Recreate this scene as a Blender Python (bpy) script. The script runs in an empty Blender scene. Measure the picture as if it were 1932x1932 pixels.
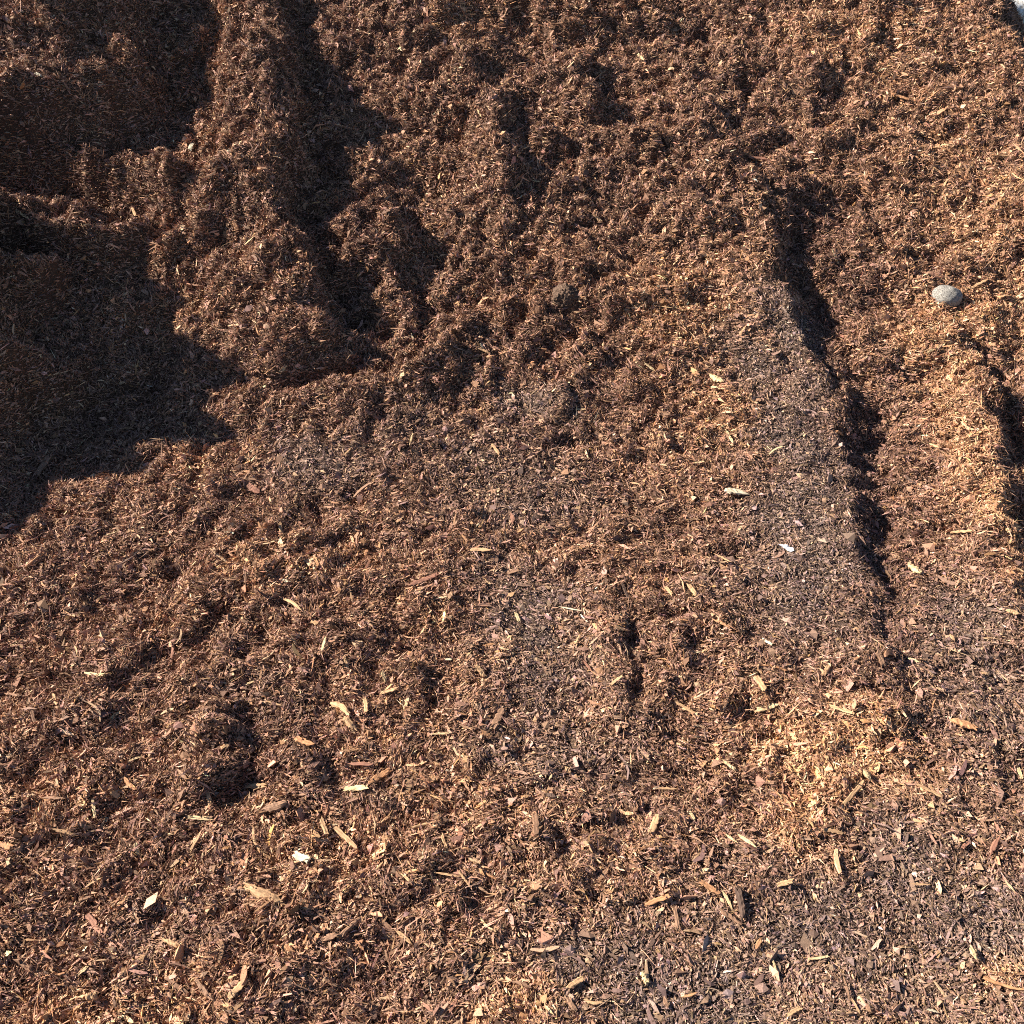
import bpy, math, os
import numpy as np
from mathutils import Vector, Matrix
R = math.radians
rng = np.random.default_rng(7)
QUICK = False

# ------------------------------------------------------------------ camera, sky, sun, exposure
C = bpy.data.collections.new('scene'); bpy.context.scene.collection.children.link(C)
SC = bpy.context.scene
CAM_Z, PITCH, HF = 1.65, R(38), math.tan(R(30))
cam = bpy.data.cameras.new('camera'); co = bpy.data.objects.new('camera', cam); C.objects.link(co)
cam.sensor_width = 36; cam.sensor_height = 36; cam.sensor_fit = 'HORIZONTAL'; cam.lens = 18 / HF
co.location = (0, 0, CAM_Z); co.rotation_euler = (R(90) - PITCH, 0, 0)
cam.clip_start = 0.05; cam.clip_end = 2000
SC.camera = co
SUN_EL, SUN_AZ = R(32), R(14)          # azimuth: from the left (-x) turned towards the back (+y)
L = Vector((-math.cos(SUN_EL) * math.cos(SUN_AZ), math.cos(SUN_EL) * math.sin(SUN_AZ), math.sin(SUN_EL)))
w = bpy.data.worlds.new('World'); SC.world = w; w.use_nodes = True
nt = w.node_tree; bg = nt.nodes['Background']
sky = nt.nodes.new('ShaderNodeTexSky'); sky.sky_type = 'NISHITA'; sky.sun_disc = False; sky.altitude = 1500; sky.air_density = .8; sky.dust_density = .3; sky.ozone_density = 2.0
sky.sun_elevation = SUN_EL; sky.sun_rotation = math.atan2(L.x, L.y)
nt.links.new(sky.outputs[0], bg.inputs[0]); bg.inputs[1].default_value = 0.05
sl = bpy.data.lights.new('sun', 'SUN'); so = bpy.data.objects.new('sun', sl); C.objects.link(so)
sl.energy = 5.0; sl.angle = R(0.5); sl.color = (1.0, 0.90, 0.78)
so.rotation_euler = L.to_track_quat('Z', 'Y').to_euler(); so.location = (-4, 2, 5)
SC.view_settings.view_transform = 'Standard'; SC.view_settings.look = 'None'
SC.view_settings.exposure = 1.52; SC.view_settings.gamma = 1
SC.cycles.use_denoising = False; SC.cycles.pixel_filter_type = 'BLACKMAN_HARRIS'; SC.cycles.filter_width = 1.05; SC.cycles.max_bounces = 4; SC.cycles.diffuse_bounces = 2

# ------------------------------------------------------------------ noise
TAB = np.random.default_rng(3).random((256, 256))
def vn(x, y, s=0):
    x = x + s * 17.31; y = y + s * 9.77
    xi = np.floor(x).astype(np.int64); yi = np.floor(y).astype(np.int64)
    fx = x - xi; fy = y - yi
    fx = fx * fx * fx * (fx * (fx * 6 - 15) + 10); fy = fy * fy * fy * (fy * (fy * 6 - 15) + 10)
    a = TAB[xi & 255, yi & 255]; b = TAB[(xi + 1) & 255, yi & 255]
    c = TAB[xi & 255, (yi + 1) & 255]; d = TAB[(xi + 1) & 255, (yi + 1) & 255]
    return (a * (1 - fx) + b * fx) * (1 - fy) + (c * (1 - fx) + d * fx) * fy * 1.0 - 0.5 + 0 * a
def n2(x, y, wl, s):                       # value noise of wavelength wl, rotated per seed
    c, q = math.cos(s * 1.3), math.sin(s * 1.3)
    return vn((x * c - y * q) / wl + 50, (x * q + y * c) / wl + 50, s)
def smooth(a, b, t):
    t = np.clip((t - a) / (b - a), 0, 1); return t * t * (3 - 2 * t)

# ------------------------------------------------------------------ pile shape
def sp(t, k): return np.logaddexp(0, t / k) * k      # soft ramp
def base_z(x, y):
    z = 0.42 * sp(y - 2.45, 0.25)
    z = z - 1.05 * sp(y - 6.5, 0.25)
    edge = 2.33 + 0.7 * sp(4.15 - y, 0.1)
    z = z - 1.25 * sp(x - edge, 0.05)
    z = z - 0.8 * sp(-x - 5.5, 0.2) - 0.6 * sp(-y - 1.5, 0.2)
    return z
FV, UV = np.array([0, math.cos(PITCH), -math.sin(PITCH)]), np.array([0, math.sin(PITCH), math.cos(PITCH)])
def ray(px, py, S):
    cx = (2 * px / S - 1) * HF; cy = (1 - 2 * py / S) * HF
    return np.array([cx, FV[1] + cy * UV[1], FV[2] + cy * UV[2]])
def hit(px, py, S, hf):                    # where the line of sight through a photo position meets surface hf
    d = ray(px, py, S); t0 = 0.3; t = 0.3
    ts = np.arange(0.5, 11, 0.004)
    X = d[0] * ts; Y = d[1] * ts; Z = CAM_Z + d[2] * ts
    below = Z < hf(X, Y)
    i = int(np.argmax(below)) if below.any() else len(ts) - 1
    return np.array([X[i], Y[i], Z[i]])
def gp(px, py, S=1932.0, h=0.0):
    p = hit(px, py, S, lambda x, y: base_z(x, y) + h); return p[0], p[1]

# vertical creases and ridges: centre line x(y); left flank width wl, right flank width wr
VF = [
 # ridge at top left and its long right flank
 ([(165,-200,.34),(170,-90,.34),(175,20,.34),(165,100,.32),(130,180,.25),(70,240,.17),(0,290,.10),(-60,340,.0)], 1.6, .13),
 # central ridge
 ([(470,-200,.08),(470,-80,.10),(520,60,.16),(535,150,.22),(520,240,.22),(512,330,.19),(545,420,.14),(585,500,.15),(600,590,.13),(585,680,.03)], .34, .05),
 # off-frame mass at the left
 ([(-300,190,.0),(-250,250,.50),(-235,380,.52),(-220,480,.42),(-215,620,.34),(-210,740,.25),(-210,850,.20),(-210,930,.15),(-240,1020,0)], .6, .13),
 # packed strip, right edge
 ([(1405,300,0),(1430,380,.04),(1458,480,.055),(1500,600,.06),(1565,750,.045),(1598,900,.035),(1620,1060,.035),(1650,1200,.035),(1705,1340,.02),(1740,1450,0)], .30, .045),
 # tan ridge at right
 ([(1770,600,0),(1815,660,.05),(1840,760,.06),(1872,880,.06),(1900,1000,.05),(1925,1120,.045),(1985,1250,.03)], .10, .045),
 ([(1155,1030,0),(1168,1100,.022),(1182,1200,.032),(1205,1330,.028),(1215,1400,0)], .10, .02),
 ([(1085,690,0),(1080,730,.03),(1076,790,.03),(1070,830,0)], .08, .012),
 ([(425,1250,0),(418,1300,.045),(410,1400,.05),(420,1480,.035),(425,1530,0)], .11, .025),
 ([(590,1360,0),(598,1400,.02),(602,1480,.02),(604,1540,0)], .07, .015),
 ([(700,-30,.0),(705,20,.10),(690,60,.0)], .1, .03),
 ([(1100,80,0),(1105,130,.09),(1110,190,.05),(1110,230,0)], .15, .04),
 ([(900,130,0),(930,200,.05),(960,330,.045),(975,400,.0)], .12, .04),
 ([(690,330,0),(720,430,.05),(750,560,.06),(740,640,0)], .10, .04),
 ([(1040,520,0),(1075,570,.05),(1090,640,.05),(1120,700,.0)], .10, .04),
 ([(230,1150,0),(205,1210,.03),(190,1290,.02),(190,1340,0)], .1, .03),
]
# ledges: centre line y(x); steep towards the viewer (wn), gentle away (wf)
HFt = [
 ([(-60,250,.16),(60,255,.17),(150,275,.17),(250,300,.15),(340,335,.14),(390,350,0)], .05, .12),
 ([(-60,400,.13),(60,410,.14),(150,415,.12),(230,440,.08),(300,470,.07),(360,440,0)], .05, .10),
 ([(-60,505,.18),(50,505,.18),(100,515,.10),(130,520,0)], .05, .10),
 ([(-60,640,.18),(60,640,.18),(120,655,.12),(165,690,0)], .05, .12),
 ([(-80,745,.13),(20,735,.10),(60,740,0)], .05, .12),
 ([(560,705,0),(640,715,.02),(720,675,.06),(800,650,.05),(880,600,.05),(960,560,.04),(1010,540,0)], .18, .03),
]
# hollows (cx, cy, rx, ry, depth) in photo position and size
PITS = [(240,165,115,130,.10),(150,780,150,150,.10),(100,560,160,80,.06),(590,290,50,70,.05),(650,560,60,70,.05),
 (1135,145,45,26,.10),(1230,55,90,30,.03),(1400,60,70,40,.04),(430,1165,32,28,.055),(455,1500,55,36,.05),(420,1440,20,50,.03),
 (1285,1045,26,10,.025),(1392,1068,18,9,.03),(1240,1180,40,22,.02),(1215,1235,20,60,.018),(1830,665,24,36,.07),(1900,800,30,70,.06),
 (1925,960,30,60,.05),(1640,520,60,60,.035),(1560,400,70,90,.04),(1690,560,60,24,.04),(1500,500,24,40,.03),(1640,720,20,20,.03),
 (760,560,60,30,.03),(860,560,60,22,.035),(960,600,50,24,.03),(600,700,90,18,.04),(690,690,30,16,.03),(1060,640,40,26,.04),
 (1090,600,30,20,.03),(930,770,26,12,.02),(940,1000,30,10,.012),(660,950,40,18,.02),(725,1060,50,20,.018),(130,985,100,9,.02),
 (90,1290,50,20,.02),(160,1150,50,14,.02),(40,1180,40,16,.02),(300,1240,40,16,.015),(1670,1190,14,20,.02),(1720,1400,20,30,.015),
 (1740,1470,14,12,.02),(640,1300,30,30,.015),(1050,1500,60,16,.012),(1190,1560,60,20,.01),(1620,1520,30,16,.012),(560,1620,50,30,.02),
 (420,480,30,18,.03),(470,110,30,18,.03),(430,350,30,16,.025),(470,620,30,20,.03),(390,560,20,16,.02),(260,390,60,36,.05),
 (830,150,30,22,.04),(880,230,24,18,.03),(820,330,22,16,.025),(1090,510,16,12,.03),(980,420,26,16,.02),(900,430,30,12,.02),
 (1520,450,30,60,.05),(1570,560,40,50,.05),(1610,640,30,50,.04),(1640,780,34,60,.04),(1660,880,34,50,.04),(1670,980,30,50,.035),(1690,1090,30,50,.03),(1600,350,50,40,.05),(1690,430,40,40,.04)]
def gauss_list(Lst):
    out = []
    for cx, cy, rx, ry, v in Lst:
        x0, y0 = gp(cx, cy); x1, _ = gp(cx + rx, cy); _, ya = gp(cx, cy - ry); _, yb = gp(cx, cy + ry)
        out.append((x0, y0, abs(x1 - x0) + 1e-4, abs(ya - yb) / 2 + 1e-4, v))
    return out
def gfield(G, x, y):
    o = np.zeros_like(x)
    for x0, y0, sx, sy, v in G:
        m = (np.abs(x - x0) < 3 * sx) & (np.abs(y - y0) < 3 * sy)
        o[m] += v * np.exp(-((x[m] - x0) / sx) ** 2 - ((y[m] - y0) / sy) ** 2)
    return o
GP = gauss_list(PITS)
def macro(x, y):
    bx = x + 0.08 * n2(x, y, .30, 1) + 0.06 * n2(x, y, .11, 2); by = y + 0.08 * n2(x, y, .30, 3) + 0.05 * n2(x, y, .11, 4)
    wx = bx + .03 * n2(x, y, .045, 7); wy = by + .03 * n2(x, y, .045, 8)
    z = base_z(x, y)
    for pts, wl, wr in VF:
        g = np.array([gp(a, b, h=q) for a, b, q in pts]); h = np.array([p[2] for p in pts])
        wx_, wy_ = (bx, by) if h.max() > .12 else (wx, wy)
        o = np.argsort(g[:, 1]); gy = g[o, 1]; gx = g[o, 0]; h = h[o]
        xc = np.interp(wy_, gy, gx); hh = np.interp(wy_, gy, h, left=0, right=0)
        d = wx_ - xc
        hh = hh + np.minimum(hh, .06) * (.55 * n2(x, y, .14, 5) + .5 * n2(x, y, .06, 6))
        prof = np.where(d < 0, np.exp(-(d / wl) ** 2), np.exp(-(d / wr) ** 2 * .6))
        z = z + hh * prof
    for pts, wn, wf in HFt:
        g = np.array([gp(a, b, h=q) for a, b, q in pts]); h = np.array([p[2] for p in pts])
        yc = np.interp(bx, g[:, 0], g[:, 1]); hh = np.interp(bx, g[:, 0], h, left=h[0], right=0)
        d = by - yc
        z = z + hh * np.where(d < 0, np.exp(-(d / wn) ** 2), np.exp(-(d / wf) ** 2))
    z = z - gfield(GP, wx, wy)
    return z

# ------------------------------------------------------------------ wear and tone of the surface: packed, dry and dark patches
PACK = gauss_list([(1520,760,90,160,.8),(1560,1000,70,160,.6),(1250,1880,250,90,.7),(1600,1850,300,120,.8),(1480,650,90,110,1),(1500,850,100,190,1),(1490,1010,100,90,.8),(1480,1150,120,110,.9),(1440,560,50,60,.6),
 (1000,770,90,50,.9),(970,930,150,70,.8),(1010,1120,120,80,.8),(1020,1250,140,110,.9),(1400,1780,330,150,1),(1760,1680,200,260,1),
 (1850,1300,110,180,.8),(1790,1140,70,70,.7),(590,870,120,60,.8),(330,1750,80,50,.5),(1030,1440,170,90,.7),(760,820,80,50,.4),
 (1100,1850,200,60,.7),(520,1330,80,50,.4),(700,1500,60,50,.3),(980,1680,100,60,.3),(880,860,80,40,.4),(1850,1850,120,120,.8)])
DRY = gauss_list([(1250,590,110,110,.7),(1330,700,90,110,.5),(1350,820,70,60,.7),(1200,850,80,50,.4),(1740,640,90,40,.8),(1790,740,60,80,.9),
 (1830,860,45,70,1.1),(1860,980,45,80,1.2),(1895,1090,45,90,.9),(1850,400,120,260,.6),(1610,60,130,90,.6),(1850,150,100,120,.3),
 (1550,1440,120,70,1.3),(1510,1560,50,60,1.0),(1420,1350,70,50,.6),(1620,1370,80,50,.5),(430,870,120,45,.7),(480,1060,120,50,.6),
 (370,1180,90,36,.5),(880,30,50,60,.7),(200,1860,280,110,.6),(960,1890,90,50,.9),(130,1500,160,100,.45),(1900,1880,60,50,.6),
 (640,1080,80,40,.4),(380,330,60,30,.5),(300,310,80,20,.5),(900,1560,100,60,.3),(1830,590,90,30,.9),(620,1650,140,90,.45),
 (560,1560,60,40,.5),(1400,480,60,60,.4),(60,80,80,80,.4),(1330,1700,100,40,.3)])
DARK_PATCH = gauss_list([(1550,430,90,150,.9),(1640,860,75,200,1.0),(1600,600,70,100,.8),(1680,1080,50,120,.7),(1060,590,90,70,.9),(640,450,90,120,.7),
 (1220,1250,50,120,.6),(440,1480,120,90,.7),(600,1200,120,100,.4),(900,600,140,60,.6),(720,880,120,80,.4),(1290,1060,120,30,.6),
 (80,1280,120,60,.5),(1640,1150,50,100,.6),(1450,900,60,30,.3)])  # patches of darker mulch tone, many of them over hollows
def masks(x, y):
    wx = x + 0.10 * n2(x, y, .16, 11) + 0.05 * n2(x, y, .05, 12); wy = y + 0.12 * n2(x, y, .16, 13) + 0.05 * n2(x, y, .05, 14)
    p = np.clip(gfield(PACK, wx, wy), 0, 1); d = np.clip(gfield(DRY, wx, wy), 0, 1.3); q = np.clip(gfield(DARK_PATCH, wx, wy), 0, 1)
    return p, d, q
def micro(x, y, p):
    loose = 1 - .92 * p
    up = smooth(2.2, 3.4, y) * (1 - .35 * smooth(.3, 1.8, x)); rg = np.clip(1 + 1.5 * n2(x, y, .45, 28) + .8 * n2(x, y, .2, 29), .35, 2)
    a = n2(x, y, .26, 21) * (.035 + .05 * up) + n2(x, y, .12, 22) * (.022 + .045 * up)
    b = (.5 - 2 * np.abs(n2(x, y, .080, 23))) * (.011 + .010 * up) * rg + n2(x, y, .050, 24) * (.022 + .016 * up) * rg
    c = n2(x, y, .030, 25) * (.020 + .022 * up) + n2(x, y, .017, 26) * (.010 + .014 * up) + n2(x, y, .008, 27) * .004
    return a * (.25 + .75 * loose) + b * loose + c * (.3 + .7 * loose)

def half(y): return HF * (math.cos(PITCH) * np.maximum(y, .3) + CAM_Z * math.sin(PITCH)) + .30
ny, nx = (500, 450) if QUICK else (1250, 1050)
sy_ = np.linspace(0, 1, ny); yr = .30 + 6.9 * (sy_ * .55 + .45 * sy_ ** 2)
yrow = np.concatenate([np.linspace(-3.2, .24, 24), yr, np.linspace(7.3, 11.5, 40)])
uc = np.linspace(-1, 1, nx); o_ = np.linspace(0, 1, 40)[1:] ** 1.6 * 4.2 + 1
ucol = np.concatenate([-o_[::-1], uc, o_])
UU, YY = np.meshgrid(ucol, yrow); XX = UU * half(YY)
# macro shape on a coarse lattice, then interpolated
cx_ = np.arange(-16.5, 16.5, .02) if False else np.unique(np.concatenate([np.arange(-17, -4.5, .15), np.arange(-4.5, 4.5, .012), np.arange(4.5, 17.2, .15)]))
cy_ = np.unique(np.concatenate([np.arange(-3.3, 0, .1), np.arange(0, 7.4, .012), np.arange(7.4, 11.7, .1)]))
CX, CY = np.meshgrid(cx_, cy_); CZ = macro(CX.ravel(), CY.ravel()).reshape(CX.shape)
def lat(x, y):
    i = np.clip(np.searchsorted(cx_, x) - 1, 0, len(cx_) - 2); j = np.clip(np.searchsorted(cy_, y) - 1, 0, len(cy_) - 2)
    fx = np.clip((x - cx_[i]) / (cx_[i + 1] - cx_[i]), 0, 1); fy = np.clip((y - cy_[j]) / (cy_[j + 1] - cy_[j]), 0, 1)
    return (CZ[j, i] * (1 - fx) + CZ[j, i + 1] * fx) * (1 - fy) + (CZ[j + 1, i] * (1 - fx) + CZ[j + 1, i + 1] * fx) * fy
def height(x, y):
    x = np.atleast_1d(np.asarray(x, float)); y = np.atleast_1d(np.asarray(y, float))
    p, d, q = masks(x, y); return lat(x, y) + micro(x, y, p)

# ------------------------------------------------------------------ object helpers
def link(o): C.objects.link(o); return o
def tag(o, label=None, cat=None, group=None, kind=None):
    if label: o['label'] = label
    if cat: o['category'] = cat
    if group: o['group'] = group
    if kind: o['kind'] = kind
    return o
def mesh_np(name, V, F, mat, col=None, smooth_=False):       # F: int array (n, 3) or (n, 4)
    me = bpy.data.meshes.new(name)
    me.vertices.add(len(V)); me.vertices.foreach_set('co', np.ascontiguousarray(V, dtype=np.float32).ravel())
    k = F.shape[1]
    me.loops.add(F.size); me.loops.foreach_set('vertex_index', np.ascontiguousarray(F, dtype=np.int32).ravel())
    me.polygons.add(len(F)); me.polygons.foreach_set('loop_start', np.arange(0, F.size, k, dtype=np.int32))
    if smooth_: me.polygons.foreach_set('use_smooth', np.ones(len(F), dtype=bool))
    me.update(calc_edges=True)
    if not smooth_: me.shade_flat()
    if col is not None:
        a = me.color_attributes.new('tone', 'FLOAT_COLOR', 'POINT')
        c4 = np.ones((len(V), 4), np.float32); c4[:, :3] = col; a.data.foreach_set('color', c4.ravel())
    me.materials.append(mat)
    return link(bpy.data.objects.new(name, me))
def material(name, rough=.85, spec=.25):
    m = bpy.data.materials.new(name); m.use_nodes = True; b = m.node_tree.nodes['Principled BSDF']
    b.inputs['Roughness'].default_value = rough; b.inputs['Specular IOR Level'].default_value = spec
    return m, m.node_tree, b
def tone_mat(name, amp, scale, rough=.85, spec=.25, bump=0.0):
    m, t, b = material(name, rough, spec)
    at = t.nodes.new('ShaderNodeAttribute'); at.attribute_name = 'tone'
    tc = t.nodes.new('ShaderNodeNewGeometry'); nz = t.nodes.new('ShaderNodeTexNoise')
    nz.inputs['Scale'].default_value = scale; nz.inputs['Detail'].default_value = 4
    t.links.new(tc.outputs['Position'], nz.inputs['Vector'])
    mr = t.nodes.new('ShaderNodeMapRange'); mr.inputs[1].default_value = .3; mr.inputs[2].default_value = .7
    mr.inputs[3].default_value = 1 - amp; mr.inputs[4].default_value = 1 + amp
    t.links.new(nz.outputs[0], mr.inputs[0])
    mx = t.nodes.new('ShaderNodeVectorMath'); mx.operation = 'SCALE'
    t.links.new(at.outputs['Color'], mx.inputs[0]); t.links.new(mr.outputs[0], mx.inputs['Scale'])
    t.links.new(mx.outputs[0], b.inputs['Base Color'])
    if bump:
        bp = t.nodes.new('ShaderNodeBump'); bp.inputs['Strength'].default_value = bump; bp.inputs['Distance'].default_value = .004
        t.links.new(nz.outputs[0], bp.inputs['Height']); t.links.new(bp.outputs[0], b.inputs['Normal'])
    return m
M_soil = tone_mat('mulch_soil', .35, 260, .9, .15, .6)
M_shred = tone_mat('mulch_shreds', .30, 420, .8, .25)

# ------------------------------------------------------------------ paved ground beyond the pile, one sheet to the horizon
m, t, b = material('asphalt', .9, .3)
nz = t.nodes.new('ShaderNodeTexNoise'); nz.inputs['Scale'].default_value = 60; nz.inputs['Detail'].default_value = 6
cr = t.nodes.new('ShaderNodeValToRGB'); cr.color_ramp.elements[0].color = (.010, .010, .012, 1); cr.color_ramp.elements[1].color = (.032, .031, .035, 1)
tc = t.nodes.new('ShaderNodeTexCoord'); t.links.new(tc.outputs['Object'], nz.inputs['Vector'])
t.links.new(nz.outputs[0], cr.inputs[0]); t.links.new(cr.outputs[0], b.inputs['Base Color'])
g = mesh_np('road', np.array([(-600, -600, -.12), (600, -600, -.12), (600, 600, -.12), (-600, 600, -.12)]), np.array([[0, 1, 2, 3]]), m)
tag(g, 'dark asphalt beyond the edge of the mulch', kind='structure')

# ------------------------------------------------------------------ the mulch surface
P_, D_, Q_ = masks(XX.ravel(), YY.ravel())
ZZ = (lat(XX.ravel(), YY.ravel()) + micro(XX.ravel(), YY.ravel(), P_)) - .004
ZZ = np.maximum(ZZ, -.5)
def tone(x, y, p, d, q, r, bright=1.0):
    """own colour of the bark mulch: packed grey-brown, loose red-brown, dry tan, darker patches"""
    base = np.array([.225, .126, .081]); packed = np.array([.170, .113, .087]); dry = np.array([.38, .205, .112]); dark_tone = np.array([.125, .066, .046])
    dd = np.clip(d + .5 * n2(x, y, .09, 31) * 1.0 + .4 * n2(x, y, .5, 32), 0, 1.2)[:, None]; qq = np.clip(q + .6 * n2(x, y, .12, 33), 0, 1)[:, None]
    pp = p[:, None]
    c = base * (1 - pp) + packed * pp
    c = c * (1 - qq * .75) + dark_tone * qq * .75
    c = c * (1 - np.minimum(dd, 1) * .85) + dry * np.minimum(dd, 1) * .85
    return c * bright
sc_ = tone(XX.ravel(), YY.ravel(), P_, D_, Q_, 0) * .36  # decomposed underlayer, colour darkened so gaps between shreds look shaded
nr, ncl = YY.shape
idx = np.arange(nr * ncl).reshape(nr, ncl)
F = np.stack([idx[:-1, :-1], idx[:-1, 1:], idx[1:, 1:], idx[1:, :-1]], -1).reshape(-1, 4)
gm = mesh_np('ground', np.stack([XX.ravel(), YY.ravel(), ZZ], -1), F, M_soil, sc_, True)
tag(gm, 'brown mulch heap, flat and packed in front, rising and furrowed behind', kind='structure')

# ------------------------------------------------------------------ fine shreds
def frame_at(x, y, e=.012):
    z = height(x, y); zx = (height(x + e, y) - height(x - e, y)) / (2 * e); zy = (height(x, y + e) - height(x, y - e)) / (2 * e)
    n = np.stack([-zx, -zy, np.ones_like(zx)], -1); n /= np.linalg.norm(n, axis=1)[:, None]
    return z, n
def sample(n, near_pow):
    s = rng.random(int(n * 1.0)); y = .42 + 6.6 * s ** near_pow
    u = rng.uniform(-1, 1, len(y)); x = u * (half(y) - .05)
    return x, y
def dirs(x, y, n, tilt):
    """tangent directions with random heading and tilt"""
    th = rng.uniform(0, 2 * np.pi, len(x))
    # strands near each other lie alike
    th = np.where(rng.random(len(x)) < .45, n2(x, y, .09, 41) * 9 + rng.normal(0, .35, len(x)), th)
    a = np.stack([np.cos(th), np.sin(th), np.zeros_like(th)], -1); a -= n * (a * n).sum(1)[:, None]; a /= np.linalg.norm(a, axis=1)[:, None]
    k = rng.normal(0, 1, len(x)) * tilt
    d = a * np.cos(k)[:, None] + n * np.sin(np.abs(k))[:, None]
    s = np.cross(d, n); s /= np.linalg.norm(s, axis=1)[:, None] + 1e-9
    return d, s, np.cross(s, d)
def tint(n):
    v = rng.lognormal(0, .42, n)[:, None]; hue = rng.normal(0, 1, n)[:, None]
    c = v * np.concatenate([1 + .03 * hue, 1 + .04 * hue * 0 + .05 * rng.normal(0, 1, n)[:, None], 1 - .12 * hue], 1)
    return c
def shreds(N, near_pow, steep=False):
    x, y = sample(N, near_pow); p, d, q = masks(x, y)
    z, n = frame_at(x, y)
    if steep:
        k_ = rng.random(len(x)) < (1 / n[:, 2] - 1) / 2.0; x, y, p, d, q, z, n = x[k_], y[k_], p[k_], d[k_], q[k_], z[k_], n[k_]
    dist = np.sqrt(x * x + y * y + (CAM_Z - z) ** 2)
    D, S, U = dirs(x, y, n, .22 + .50 * (1 - p))
    ln = rng.lognormal(math.log(.0056), .66, len(x)) * (1 + .13 * (dist - 1.5)) * (1 - .25 * p); ln = np.clip(ln, .004, .05)
    wd = rng.lognormal(math.log(.00098), .45, len(x)) * (1 + .28 * (dist - 1.5)); wd = np.minimum(wd, ln * .35); crumb = rng.random(len(x)) < .25 + .35 * p; ln[crumb] *= .45; wd[crumb] = ln[crumb] * rng.uniform(.4, .8, crumb.sum())
    ctr = np.stack([x, y, z], -1) + n * (rng.uniform(-.002, .009, len(x)) * (1 - .6 * p))[:, None]
    bend = rng.normal(0, .16, len(x)) * ln
    tw = rng.uniform(-1, 1, len(x)) * 1.2
    S2 = S * np.cos(tw)[:, None] + U * np.sin(tw)[:, None]; U2 = -S * np.sin(tw)[:, None] + U * np.cos(tw)[:, None]
    mid = ctr + S2 * bend[:, None] + U2 * (np.abs(bend) * .5)[:, None] + D * (rng.uniform(-.2, .2, len(x)) * ln)[:, None]
    w2 = wd[:, None]
    V = np.stack([ctr - D * ln[:, None], mid + S2 * w2, mid - S2 * w2 * .8 + U2 * w2 * .35, mid + U2 * w2 * .7 * -1, ctr + D * ln[:, None]], 1)
    f = np.array([[0, 1, 2], [0, 2, 3], [0, 3, 1], [4, 2, 1], [4, 3, 2], [4, 1, 3]])
    F = (np.arange(len(x)) * 5)[:, None, None] + f[None]
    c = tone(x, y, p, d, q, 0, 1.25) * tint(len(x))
    pale = rng.random(len(x)) < (.022 + .05 * np.clip(d, 0, 1)) * (1 - .6 * p)
    c[pale] = np.array([.62, .42, .25]) * rng.uniform(.7, 1.1, (pale.sum(), 1))
    c = np.clip(c, .01, .75)
    return V.reshape(-1, 3), F.reshape(-1, 3), np.repeat(c, 5, 0)
def flakes(N, near_pow, big):
    x, y = sample(N, near_pow); p, d, q = masks(x, y)
    keep = rng.random(len(x)) < (1 - .82 * p) * (1 if not big else smooth(5.5, 1.2, y) * 0 + np.clip(1.25 - .2 * y, .15, 1)); x, y, p, d, q = x[keep], y[keep], p[keep], d[keep], q[keep]
    z, n = frame_at(x, y, .02); k = len(x)
    D, S, U = dirs(x, y, n, .12 + .22 * (1 - p))
    if big: ln = np.clip(rng.lognormal(math.log(.0125), .42, k), .007, .034); wd = np.clip(rng.lognormal(math.log(.0022), .45, k), .001, .008)
    else: ln = np.clip(rng.lognormal(math.log(.0085), .4, k), .004, .02) * (1 + .08 * (y - 1)); wd = rng.lognormal(math.log(.0016), .4, k) * (1 + .15 * (y - 1))
    th = wd * rng.uniform(.25, .6, k)
    ctr = np.stack([x, y, z], -1) + n * (rng.uniform(.0, .006, k) * (1 - .5 * p) + th * .4)[:, None]
    bend = rng.normal(0, .10, k) * ln
    rings = []
    for j, (a, ws) in enumerate(((-1, .55), (-.35, 1), (.4, .9), (1, .45))):
        cc = ctr + D * (ln * a)[:, None] + S * (bend * (1 - a * a) * 2 + rng.normal(0, .08, k) * wd)[:, None]
        ww = (wd * ws * rng.uniform(.7, 1.15, k))[:, None]; tt = (th * (ws * .5 + .5))[:, None]
        jl = D * (rng.uniform(-.12, .12, k) * ln)[:, None]
        rings += [cc + S * ww + U * tt * .6 + jl, cc - S * ww + U * tt - jl, cc - S * ww * .8 - U * tt, cc + S * ww * .9 - U * tt]
    V = np.stack(rings, 1)
    f = [[3, 2, 1, 0], [12, 13, 14, 15]]
    for r in range(3):
        for e in range(4): a = r * 4 + e; b_ = r * 4 + (e + 1) % 4; f.append([a, b_, b_ + 4, a + 4])
    F = (np.arange(k) * 16)[:, None, None] + np.array(f)[None]
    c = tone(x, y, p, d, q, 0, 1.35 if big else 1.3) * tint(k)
    pale = rng.random(k) < (.06 if big else .035) * (1 + 1.0 * np.clip(d, 0, 1)); c[pale] = np.array([.60, .40, .235]) * rng.uniform(.7, 1.15, (pale.sum(), 1))
    c = np.clip(c, .012, .72)
    return V.reshape(-1, 3), F.reshape(-1, 4), np.repeat(c, 16, 0)
if not QUICK:
    V, F, c = shreds(1500000, 1.2)
    V2, F2, c2 = shreds(1800000, 1.0, True); F = np.concatenate([F, F2 + len(V)]); V = np.concatenate([V, V2]); c = np.concatenate([c, c2])
    o = mesh_np('mulch', V, F, M_shred, c); tag(o, 'fine shredded bark fibres covering the whole heap', 'mulch', kind='stuff')
    V, F, c = flakes(95000, 1.3, False)
    V2, F2, c2 = flakes(22000, 1.5, True)
    o = mesh_np('mulch_chips', np.concatenate([V, V2]), np.concatenate([F, F2 + len(V)]), M_shred, np.concatenate([c, c2]))
    tag(o, 'countless small bark flakes and splinters strewn through the mulch', 'mulch', kind='stuff')
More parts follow.
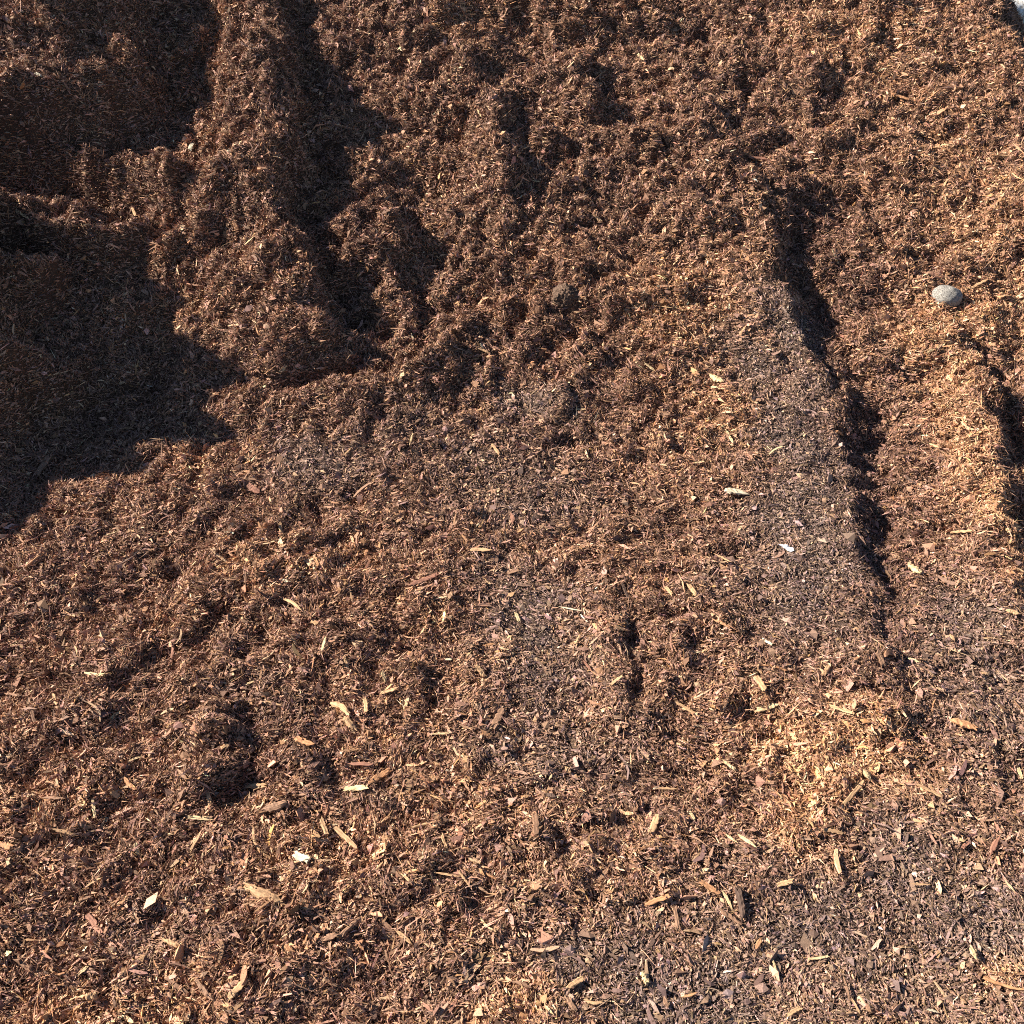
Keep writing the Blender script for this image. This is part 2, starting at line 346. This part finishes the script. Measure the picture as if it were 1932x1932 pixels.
# ------------------------------------------------------------------ things lying on the mulch
def put(px, py): return hit(px, py, 3423.0, height)      # where that spot of the heap is in the world
def shade_mat(name, cols, scale, rough, spec, bump, bdist=.002, stretch=None, detail=6):
    m, t, b = material(name, rough, spec)
    tc = t.nodes.new('ShaderNodeTexCoord'); mp = t.nodes.new('ShaderNodeMapping'); nz = t.nodes.new('ShaderNodeTexNoise')
    if stretch: mp.inputs['Scale'].default_value = stretch
    nz.inputs['Scale'].default_value = scale; nz.inputs['Detail'].default_value = detail
    cr = t.nodes.new('ShaderNodeValToRGB'); e = cr.color_ramp.elements
    e[0].position = .32; e[0].color = (*cols[0], 1); e[1].position = .68; e[1].color = (*cols[-1], 1)
    for i, c in enumerate(cols[1:-1]): q = e.new(.32 + .36 * (i + 1) / (len(cols) - 1)); q.color = (*c, 1)
    t.links.new(tc.outputs['Object'], mp.inputs[0]); t.links.new(mp.outputs[0], nz.inputs['Vector'])
    t.links.new(nz.outputs[0], cr.inputs[0]); t.links.new(cr.outputs[0], b.inputs['Base Color'])
    bp = t.nodes.new('ShaderNodeBump'); bp.inputs['Strength'].default_value = bump; bp.inputs['Distance'].default_value = bdist
    t.links.new(nz.outputs[0], bp.inputs['Height']); t.links.new(bp.outputs[0], b.inputs['Normal'])
    return m
WOOD = {}
for nm, c in dict(cream=(.66, .56, .38), pale=(.60, .44, .24), tan=(.47, .29, .155), orange=(.46, .235, .115), reddish=(.30, .145, .095), brown=(.27, .155, .095), dark=(.10, .062, .045)).items():
    a = np.array(c); WOOD[nm] = shade_mat('wood_' + nm, [tuple(a * .48), tuple(a * .95), tuple(a * 1.18)], 260, .75, .25, .9, .002, (.16, 1, 1))
crng = np.random.default_rng(21)
def chip_mesh(ln, wd, kind, curve):
    """one splinter of wood along local X, its middle at the origin"""
    K, S = (11, 8)
    flat = dict(sliver=.38, slab=.32, stick=.85, chunk=.60)[kind]
    V = []; tear = crng.normal(0, 1, S); tear2 = crng.normal(0, 1, S); lump = crng.normal(0, 1, (K, S)); side = crng.normal(0, .5, K)
    for i in range(K):
        a = -1 + 2 * i / (K - 1)
        prof = dict(sliver=(1 - abs(a) ** 2.2) * .85 + .15, slab=1 - .22 * abs(a) ** 6, stick=1 - .25 * abs(a) ** 4 - .15 * a, chunk=math.sqrt(max(1 - .82 * a * a, 0)))[kind]
        for j in range(S):
            th = 2 * math.pi * j / S + .2; cy, sz = math.cos(th), math.sin(th)
            if kind in ('slab', 'sliver'): cy = math.copysign(abs(cy) ** .6, cy); sz = math.copysign(abs(sz) ** .6, sz)
            r = wd * .5 * prof * (1 + .13 * lump[i, j])
            endj = (tear[j] if a > 0 else tear2[j]) * abs(a) ** 3 * min(wd * .45, ln * .10)
            V.append((a * ln / 2 + endj, cy * r + curve * (1 - a * a) + side[i] * wd * .09, sz * r * flat))
    V.append((-ln * .47, 0, 0)); V.append((ln * .47, 0, 0)); n = K * S
    F = []
    for i in range(K - 1):
        for j in range(S): F.append((i * S + j, i * S + (j + 1) % S, (i + 1) * S + (j + 1) % S, (i + 1) * S + j))
    for j in range(S): F.append((n, (j + 1) % S, j)); F.append((n + 1, (K - 1) * S + j, (K - 1) * S + (j + 1) % S))
    me = bpy.data.meshes.new('wood_chip'); me.from_pydata(V, [], F)
    me.update(); return me
def chip(a, b, wpx, tone_, kind, curve=0.0, lift=0.0, label=None):
    A, B = put(*a), put(*b); mid = put((a[0] + b[0]) / 2, (a[1] + b[1]) / 2)
    dv = Vector(B - A); ln = max(dv.length, .008)
    # ends that fall on different clods: keep the chip no steeper than the bark around it
    X = dv.normalized(); 
    if abs(X.z) > .75: X = Vector((dv.x, dv.y, dv.z * .4)).normalized(); ln = min(ln, (Vector(B) - Vector(A)).xy.length * 1.3 + .006)
    depth = mid[1] * math.cos(PITCH) + (CAM_Z - mid[2]) * math.sin(PITCH); wd = wpx * 2 * HF * depth / 3423
    e = .02; zx = float(height(mid[0] + e, mid[1])[0] - height(mid[0] - e, mid[1])[0]) / (2 * e); zy = float(height(mid[0], mid[1] + e)[0] - height(mid[0], mid[1] - e)[0]) / (2 * e)
    N = Vector((-zx, -zy, 1)).normalized() * .5 + Vector((0, 0, .5)); Y = N.cross(X).normalized(); Z = X.cross(Y)
    me = chip_mesh(ln, wd, kind, curve * ln); me.materials.append(WOOD[tone_])
    o = link(bpy.data.objects.new('wood_chip', me))
    top = float(np.max(height([A[0], B[0], mid[0]], [A[1], B[1], mid[1]]) - np.array([A[2], B[2], mid[2]])))
    loc = (Vector(A) + Vector(B)) / 2; loc.z = max(loc.z, mid[2]) + .0085 + wd * .2 + lift
    o.matrix_world = Matrix.Translation(loc) @ Matrix((X, Y, Z)).transposed().to_4x4()
    return o
Q = {1: (0, 0), 2: (1711, 0), 3: (0, 1711), 4: (1711, 1711)}
CH = """3 1058 335 1135 380 13 tan sliver .06|3 1215 540 1230 482 12 pale sliver|3 1262 742 1315 778 24 tan stick .1|3 1300 785 1338 835 30 tan chunk|3 1378 720 1385 772 15 tan slab
3 1118 865 1178 892 24 orange slab|3 1440 695 1495 678 17 tan slab|3 1528 755 1540 715 13 pale slab|3 1443 617 1457 650 13 pale slab|3 1395 1033 1477 982 26 orange slab
3 1308 1055 1382 1050 24 pale slab|3 1002 1142 1082 1118 38 brown chunk|3 1265 1205 1342 1277 19 tan slab|3 962 1208 1022 1322 13 tan stick -.14|3 1117 1308 1168 1330 28 cream slab
3 1216 1178 1236 1232 17 tan slab|3 935 1047 1003 1045 21 tan chunk|3 786 1062 796 1112 13 tan slab|3 1288 1612 1368 1538 17 brown stick .03|3 1497 1588 1552 1637 15 tan sliver
3 1812 1533 1872 1592 9 pale sliver -.1|3 1862 822 1895 758 28 brown slab|3 1797 590 1827 628 18 tan slab|3 1678 566 1705 566 11 cream slab|3 338 1532 384 1594 20 reddish slab
3 205 1210 292 1232 13 tan sliver|3 0 1268 52 1282 24 orange slab|3 58 1292 150 1250 14 dark slab|3 356 1100 365 1162 11 pale slab|3 486 953 540 933 9 pale sliver .05
3 928 662 962 648 9 pale sliver|3 748 641 822 634 5 tan sliver|3 205 700 220 737 11 tan slab|3 424 1070 456 1086 20 tan slab|3 1570 1500 1702 1440 7 brown stick
3 1774 156 1842 157 17 tan slab|3 1060 264 1090 274 9 cream slab|3 512 276 552 254 7 tan sliver|3 1553 288 1652 245 19 reddish slab|3 1558 1207 1672 1186 11 tan stick .06
3 1668 1228 1690 1300 11 tan slab|3 1630 1110 1692 1142 9 tan sliver|3 930 1422 1062 1482 40 tan chunk|3 1425 1618 1462 1702 9 brown sliver .1|3 872 1852 932 1788 28 tan slab
3 748 1780 802 1850 20 brown chunk|3 82 1708 132 1742 20 brown slab|3 1300 558 1316 607 11 tan slab|3 1612 360 1678 472 5 tan stick|3 1100 478 1126 522 10 tan sliver
3 330 1422 382 1390 9 tan slab|3 1638 1370 1732 1386 9 tan sliver|3 1732 1368 1772 1424 9 tan stick|3 1398 1860 1430 1902 16 brown slab|3 740 1322 752 1376 9 pale sliver
4 523 1222 546 1158 24 tan slab|4 848 1232 912 1277 15 pale sliver|4 803 1232 845 1262 9 pale sliver|4 712 1408 778 1452 20 orange slab|4 790 1438 828 1512 12 pale sliver .05
4 848 1432 868 1548 26 dark stick .04|4 783 1512 858 1562 17 brown stick|4 998 1422 1052 1408 18 tan slab|4 1772 1765 1920 1812 13 orange stick -.05|4 1558 1884 1606 1897 9 cream sliver
4 1043 1902 1087 1879 14 tan slab|4 213 1802 262 1770 20 tan slab|4 973 1678 996 1752 7 pale sliver|4 918 632 948 686 22 tan slab|4 665 284 692 322 16 tan slab
4 1653 88 1727 84 19 tan slab|4 1498 215 1538 242 28 pale chunk|4 943 490 977 510 11 cream slab|4 1198 745 1282 772 15 tan slab|4 1650 800 1738 832 34 orange chunk
4 1483 558 1532 577 11 pale sliver|4 618 728 702 782 11 tan slab|4 543 1062 622 1064 11 tan sliver|4 1528 1043 1618 1087 13 tan slab|4 1250 1112 1322 1028 14 tan slab
4 1378 538 1396 592 22 brown slab|4 1174 624 1192 588 14 tan slab|4 408 398 437 437 9 pale slab|4 202 976 222 992 22 tan chunk|4 130 1082 166 1090 22 dark chunk
4 503 1492 592 1458 17 orange slab|4 613 1500 627 1582 14 brown slab|4 0 1270 48 1288 9 tan slab|4 318 1412 362 1358 14 brown slab|4 178 370 262 386 6 cream sliver
4 268 570 302 612 9 reddish sliver|4 414 278 442 342 10 dark slab|4 758 180 822 212 9 tan sliver|4 578 300 602 327 13 tan slab|4 1855 1400 1892 1442 8 pale sliver
4 1494 1416 1574 1420 7 tan sliver|4 375 665 412 635 12 tan slab|4 1905 980 1915 1018 14 pale slab|4 1862 385 1905 398 22 tan chunk|4 15 395 28 425 12 pale slab
2 748 1430 790 1456 24 pale chunk|2 750 1470 776 1472 9 pale slab|2 805 1862 876 1872 30 cream slab|2 690 1756 722 1750 9 pale slab|2 1208 958 1226 1006 9 pale slab
2 1430 364 1492 386 15 orange slab|2 475 215 496 236 12 pale slab|2 1618 730 1642 680 7 tan slab|2 720 1075 735 1028 9 tan sliver|2 500 1380 544 1412 10 pale sliver
2 1568 1342 1622 1318 11 pale slab|2 244 1554 277 1553 9 pale slab|2 890 602 962 612 16 reddish slab|2 354 1188 382 1214 13 tan slab|2 314 815 332 852 13 tan slab
2 74 690 112 696 6 pale sliver|2 808 1638 832 1682 9 pale slab|2 1728 1097 1792 1064 11 tan slab|2 858 1272 882 1238 9 tan sliver|2 1020 80 1040 90 10 tan slab
1 884 846 896 878 17 orange slab|1 922 936 957 904 7 pale sliver|1 1066 1422 1076 1382 14 pale slab|1 718 578 727 552 14 cream slab|1 508 820 521 852 10 tan slab
1 138 288 157 298 12 cream slab|1 935 1840 977 1868 24 reddish slab|1 298 1692 328 1662 6 pale sliver|1 142 1802 188 1738 22 brown slab|1 328 1690 392 1702 12 brown slab
1 524 518 531 552 5 pale sliver|1 1782 680 1812 732 5 pale sliver|1 1790 1100 1802 1142 6 pale sliver|1 68 808 108 832 9 pale slab|1 1378 1560 1432 1592 13 reddish slab
1 1858 1690 1882 1722 12 tan slab|1 1800 1318 1842 1340 9 tan slab|1 1800 420 1815 450 7 pale sliver|1 1085 560 1105 575 9 tan slab|1 1500 200 1512 188 9 pale slab"""
MARKS = [('the round grey stone', 3163, 984), ('the white plastic scrap', 2625, 1838), ('the dark crumbly clod', 1895, 985), ('the blocky cream chip', 2455, 1654),
         ('the pair of dark sticks', 2470, 3030), ('the big bark lump', 882, 2997), ('the bright tan heap of shavings', 2720, 2570), ('the long curved orange strip', 3346, 3296),
         ('the thick fuzzy tan chunk', 1168, 2430), ('the black hollow', 790, 2660), ('the shaded pit at left', 260, 1450),
         ('the bottom left corner', 0, 3423), ('the bottom right corner', 3423, 3423), ('the top left corner', 0, 0), ('the top right corner', 3423, 0), ('the middle of the bottom edge', 1711, 3423), ('the middle of the right edge', 3423, 1711), ('the middle of the left edge', 0, 1711)]
TONEW = dict(cream='cream', pale='pale yellow', tan='tan', orange='orange-brown', reddish='reddish', brown='brown', dark='dark brown')
SHAPEW = dict(sliver='splinter', slab='flat chip', stick='stick', chunk='lump of bark')
used = set()
def describe(a, b, wpx, tone_, kind):
    cx, cy = (a[0] + b[0]) / 2, (a[1] + b[1]) / 2; ln = math.hypot(a[0] - b[0], a[1] - b[1])
    size = 'tiny' if ln < 28 else 'short' if ln < 48 else 'long' if ln > 85 else 'middling'
    ang = math.degrees(math.atan2(-(b[1] - a[1]), b[0] - a[0])) % 180
    lie = 'lying level' if ang < 20 or ang > 160 else 'upright' if 70 < ang < 110 else 'leaning right' if ang <= 70 else 'leaning left'
    ms = sorted(MARKS, key=lambda m: math.hypot(m[1] - cx, m[2] - cy))
    for lim, k_ in ((420, 2), (700, 4), (1100, 6), (1700, 9), (9999, 30)):
        for m_ in ms[:k_]:
            dx, dy = cx - m_[1], cy - m_[2]; dd = math.hypot(dx, dy)
            if dd < 20 or dd > lim: continue
            vert = 'above' if dy < 0 else 'below'; hor = 'left' if dx < 0 else 'right'
            rel = vert if abs(dx) < .4 * abs(dy) else f'{hor} of' if abs(dy) < .4 * abs(dx) else f'{vert} and {hor} of'
            nb = 'just' if dd < 110 else 'close' if dd < 230 else 'a little way' if dd < 400 else 'some way' if dd < 700 else 'far'
            t_ = f'{size} {TONEW[tone_]} {SHAPEW[kind]} {lie}, {nb} {rel} {m_[0]}'
            if t_ not in used and len(t_.split()) <= 16: used.add(t_); return t_
    raise ValueError('no label')
spec = []
SPECIAL = {(2, 805, 1862): 'blocky cream wood chip with a dark crack, the brightest on the mulch', (4, 1772, 1765): 'long curved orange strip of wood near the bottom right corner',
 (4, 848, 1432): 'thicker upright dark brown stick of the pair near the bottom', (4, 783, 1512): 'slanting grey-brown stick touching the foot of the thick dark one',
 (3, 930, 1422): 'big tan lump of fibrous bark, largest piece on the mulch', (3, 1300, 785): 'thick fuzzy tan chunk casting a shadow to its right, left of centre',
 (3, 962, 1208): 'long curved tan root-like stick beside the black hollow', (3, 1117, 1308): 'cream torn wedge of wood right of the curved root-like stick'}
placed = []
for it in CH.replace('\n', '|').split('|'):
    f = it.split(); q = int(f[0]); ox, oy = Q[q]; v = [float(k) for k in f[1:5]]; k_ = .8861
    a = (ox + v[0] * k_, oy + v[1] * k_); b = (ox + v[2] * k_, oy + v[3] * k_); wpx = float(f[5]) * k_
    cur = float(f[8]) if len(f) > 8 else 0
    a = (max(a[0], 2), a[1])
    o = chip(a, b, wpx, f[6], f[7], cur)
    lb = SPECIAL.get((q, int(v[0]), int(v[1])))
    tag(o, lb or describe(a, b, wpx, f[6], f[7]), 'wood chip', 'wood chips on the mulch')
    placed.append(((a[0] + b[0]) / 2, (a[1] + b[1]) / 2))
# the next largest pieces, strewn as in the photo: thickest in the lower left, few on packed ground
n_ = 0
while n_ < 150:
    cx = crng.uniform(40, 3380); cy = 3390 - 2300 * crng.random() ** 1.5
    if crng.random() > (1.0 if cx < 1900 else .45): continue
    if min(math.hypot(cx - p[0], cy - p[1]) for p in placed) < 62: continue
    if cx < 480 and cy < 1700: continue
    sc = .55 + .45 * (cy / 3423); ln = np.clip(crng.lognormal(math.log(46), .4), 26, 105) * sc; wp = np.clip(crng.lognormal(math.log(11), .35), 6, 24) * sc
    th = crng.uniform(0, math.pi); dx, dy = math.cos(th) * ln / 2, math.sin(th) * ln / 2 * .85
    tn = str(crng.choice(['pale', 'tan', 'tan', 'orange', 'brown', 'reddish', 'brown'])); kd = str(crng.choice(['sliver', 'sliver', 'slab', 'slab', 'stick']))
    a, b = (cx - dx, cy + dy), (cx + dx, cy - dy)
    o = chip(a, b, wp, tn, kd, crng.normal(0, .05))
    tag(o, describe(a, b, wp, tn, kd), 'wood chip', 'wood chips on the mulch'); placed.append((cx, cy)); n_ += 1

# round granite stone
from mathutils import noise as mn
def blob_mesh(name, rx, ry, rz, rough, fine, sub=5, seed=0.0):
    import bmesh
    bm = bmesh.new(); bmesh.ops.create_icosphere(bm, subdivisions=sub, radius=1)
    for v in bm.verts:
        d = v.co.normalized(); s_ = Vector((seed, seed, seed))
        r = 1 + rough * mn.noise(d * 1.3 + s_) + rough * .4 * mn.noise(d * 3.1 + s_) + fine * mn.noise(d * 9 + s_) + fine * .6 * mn.noise(d * 24 + s_)
        v.co = Vector((d.x * rx, d.y * ry, d.z * rz)) * r
    me = bpy.data.meshes.new(name); bm.to_mesh(me); bm.free()
    for p in me.polygons: p.use_smooth = True
    return me
P = put(3163, 1010); px_m = 2 * HF * (P[1] * math.cos(PITCH) + (CAM_Z - P[2]) * math.sin(PITCH)) / 3423
me = blob_mesh('stone', 51 * px_m, 40 * px_m, 36 * px_m, .10, .015, 5, 2.0)
m = shade_mat('granite', [(.06, .056, .05), (.17, .16, .142), (.27, .255, .225), (.38, .36, .32)], 300, .85, .3, .35, .002, None, 3)
me.materials.append(m); o = link(bpy.data.objects.new('stone', me)); o.location = (P[0], P[1] + .01, P[2] + 14 * px_m); o.rotation_euler = (R(12), R(4), R(-8))
tag(o, 'smooth round light grey speckled stone half sunk in the mulch', 'stone')

# dark crumbly clod
P = put(1893, 1005); px_m = 2 * HF * (P[1] * math.cos(PITCH) + (CAM_Z - P[2]) * math.sin(PITCH)) / 3423
me = blob_mesh('clod', 46 * px_m, 40 * px_m, 40 * px_m, .22, .16, 5, 5.0)
me.materials.append(shade_mat('clod_soil', [(.05, .032, .024), (.12, .078, .056), (.22, .145, .10)], 220, .95, .15, 1.0, .006))
o = link(bpy.data.objects.new('clod', me)); o.location = (P[0], P[1] + .01, P[2] + 10 * px_m)
tag(o, 'dark crumbly grey-brown clod above the middle of the heap', 'clod')

# white plastic scrap
P = put(2627, 1838); px_m = 2 * HF * (P[1] * math.cos(PITCH) + (CAM_Z - P[2]) * math.sin(PITCH)) / 3423
out = [(-25,9),(-14,12),(-9,7),(-2,12),(6,8),(13,2),(21,-3),(22,-12),(12,-13),(2,-9),(-6,-3),(-13,3)]
V = [(0, 0, .0)] + [(x * px_m, y * px_m * 1.25, 0) for x, y in out]
V = [(x, y, .006 + .0045 * math.sin(x * 420 + 1) * math.cos(y * 360) + crng.normal(0, .0012)) for x, y, z in V]
Vm = []
n_ = len(out); F = [(0, i + 1, (i + 1) % n_ + 1) for i in range(n_)]
V2 = [(x, y, z - .0009) for x, y, z in V]; k_ = len(V)
F += [(k_, k_ + (i + 1) % n_ + 1, k_ + i + 1) for i in range(n_)] + [(i + 1, k_ + i + 1, k_ + (i + 1) % n_ + 1, (i + 1) % n_ + 1) for i in range(n_)]
me = bpy.data.meshes.new('plastic_scrap'); me.from_pydata(V + V2, [], F); me.update()
me.materials.append(shade_mat('white_plastic', [(.55, .56, .60), (.80, .80, .82)], 160, .4, .5, .5, .001))
o = link(bpy.data.objects.new('plastic_scrap', me)); o.location = (P[0], P[1], P[2] + .004); o.rotation_euler = (R(12), R(-4), 0)
tag(o, 'small crumpled white scrap of plastic on the packed grey-brown mulch', 'scrap')

# pale block standing on the asphalt behind the heap, seen past its right shoulder
import bmesh
def slab_block(name, prof, x0, x1, mat_, parent, y0, amp, nseg=28):
    """side profile prof (depth, height) swept along x with a sagging, worn top"""
    bm = bmesh.new(); rows = []
    for i in range(nseg + 1):
        x = x0 + (x1 - x0) * i / nseg; rows.append([bm.verts.new((x, y0 + d_, h_ + (amp(x) if h_ > .22 else 0) + .006 * mn.noise(Vector((x * 6, d_ * 9, h_ * 9))))) for d_, h_ in prof])
    k = len(prof)
    for i in range(nseg):
        for j in range(k): bm.faces.new((rows[i][j], rows[i][(j + 1) % k], rows[i + 1][(j + 1) % k], rows[i + 1][j]))
    bm.faces.new(rows[0][::-1]); bm.faces.new(rows[-1])
    bmesh.ops.recalc_face_normals(bm, faces=bm.faces)
    me = bpy.data.meshes.new(name); bm.to_mesh(me); bm.free()
    for p in me.polygons: p.use_smooth = True
    me.materials.append(mat_); o = link(bpy.data.objects.new(name, me)); o.parent = parent; return o
blk = link(bpy.data.objects.new('concrete_block', None)); blk.location = (4.9, 9.2, -.12)
tag(blk, 'white dirt-streaked block with a rounded top behind the heap, top right corner', 'block')
m_w = shade_mat('white_concrete', [(.30, .26, .20), (.70, .68, .62), (.80, .79, .76)], 9, .85, .3, .3, .01, (5, 5, .7))
m_c = shade_mat('cream_concrete', [(.62, .56, .38), (.74, .70, .50)], 8, .85, .3, .3, .01)
slab_block('block_top', [(0, .335), (.0, .40), (.02, .45), (.07, .485), (.16, .50), (.34, .50), (.43, .485), (.48, .45), (.5, .40), (.5, .335)], -.95, 1.1, m_w, blk, 0,
           lambda x: .015 + .02 * math.sin(x * 4) - .16 * max(0, x + .40) * .9 - .1 * max(0, -x - .75))
slab_block('block_base', [(-.03, 0), (-.03, .29), (-.012, .31), (.02, .312), (.48, .312), (.51, .29), (.51, 0)], -.95, 1.1, m_c, blk, 0, lambda x: 0)
slab_block('seam', [(.03, .31), (.03, .34), (.47, .34), (.47, .31)], -.93, 1.08, WOOD['dark'], blk, 0, lambda x: 0)
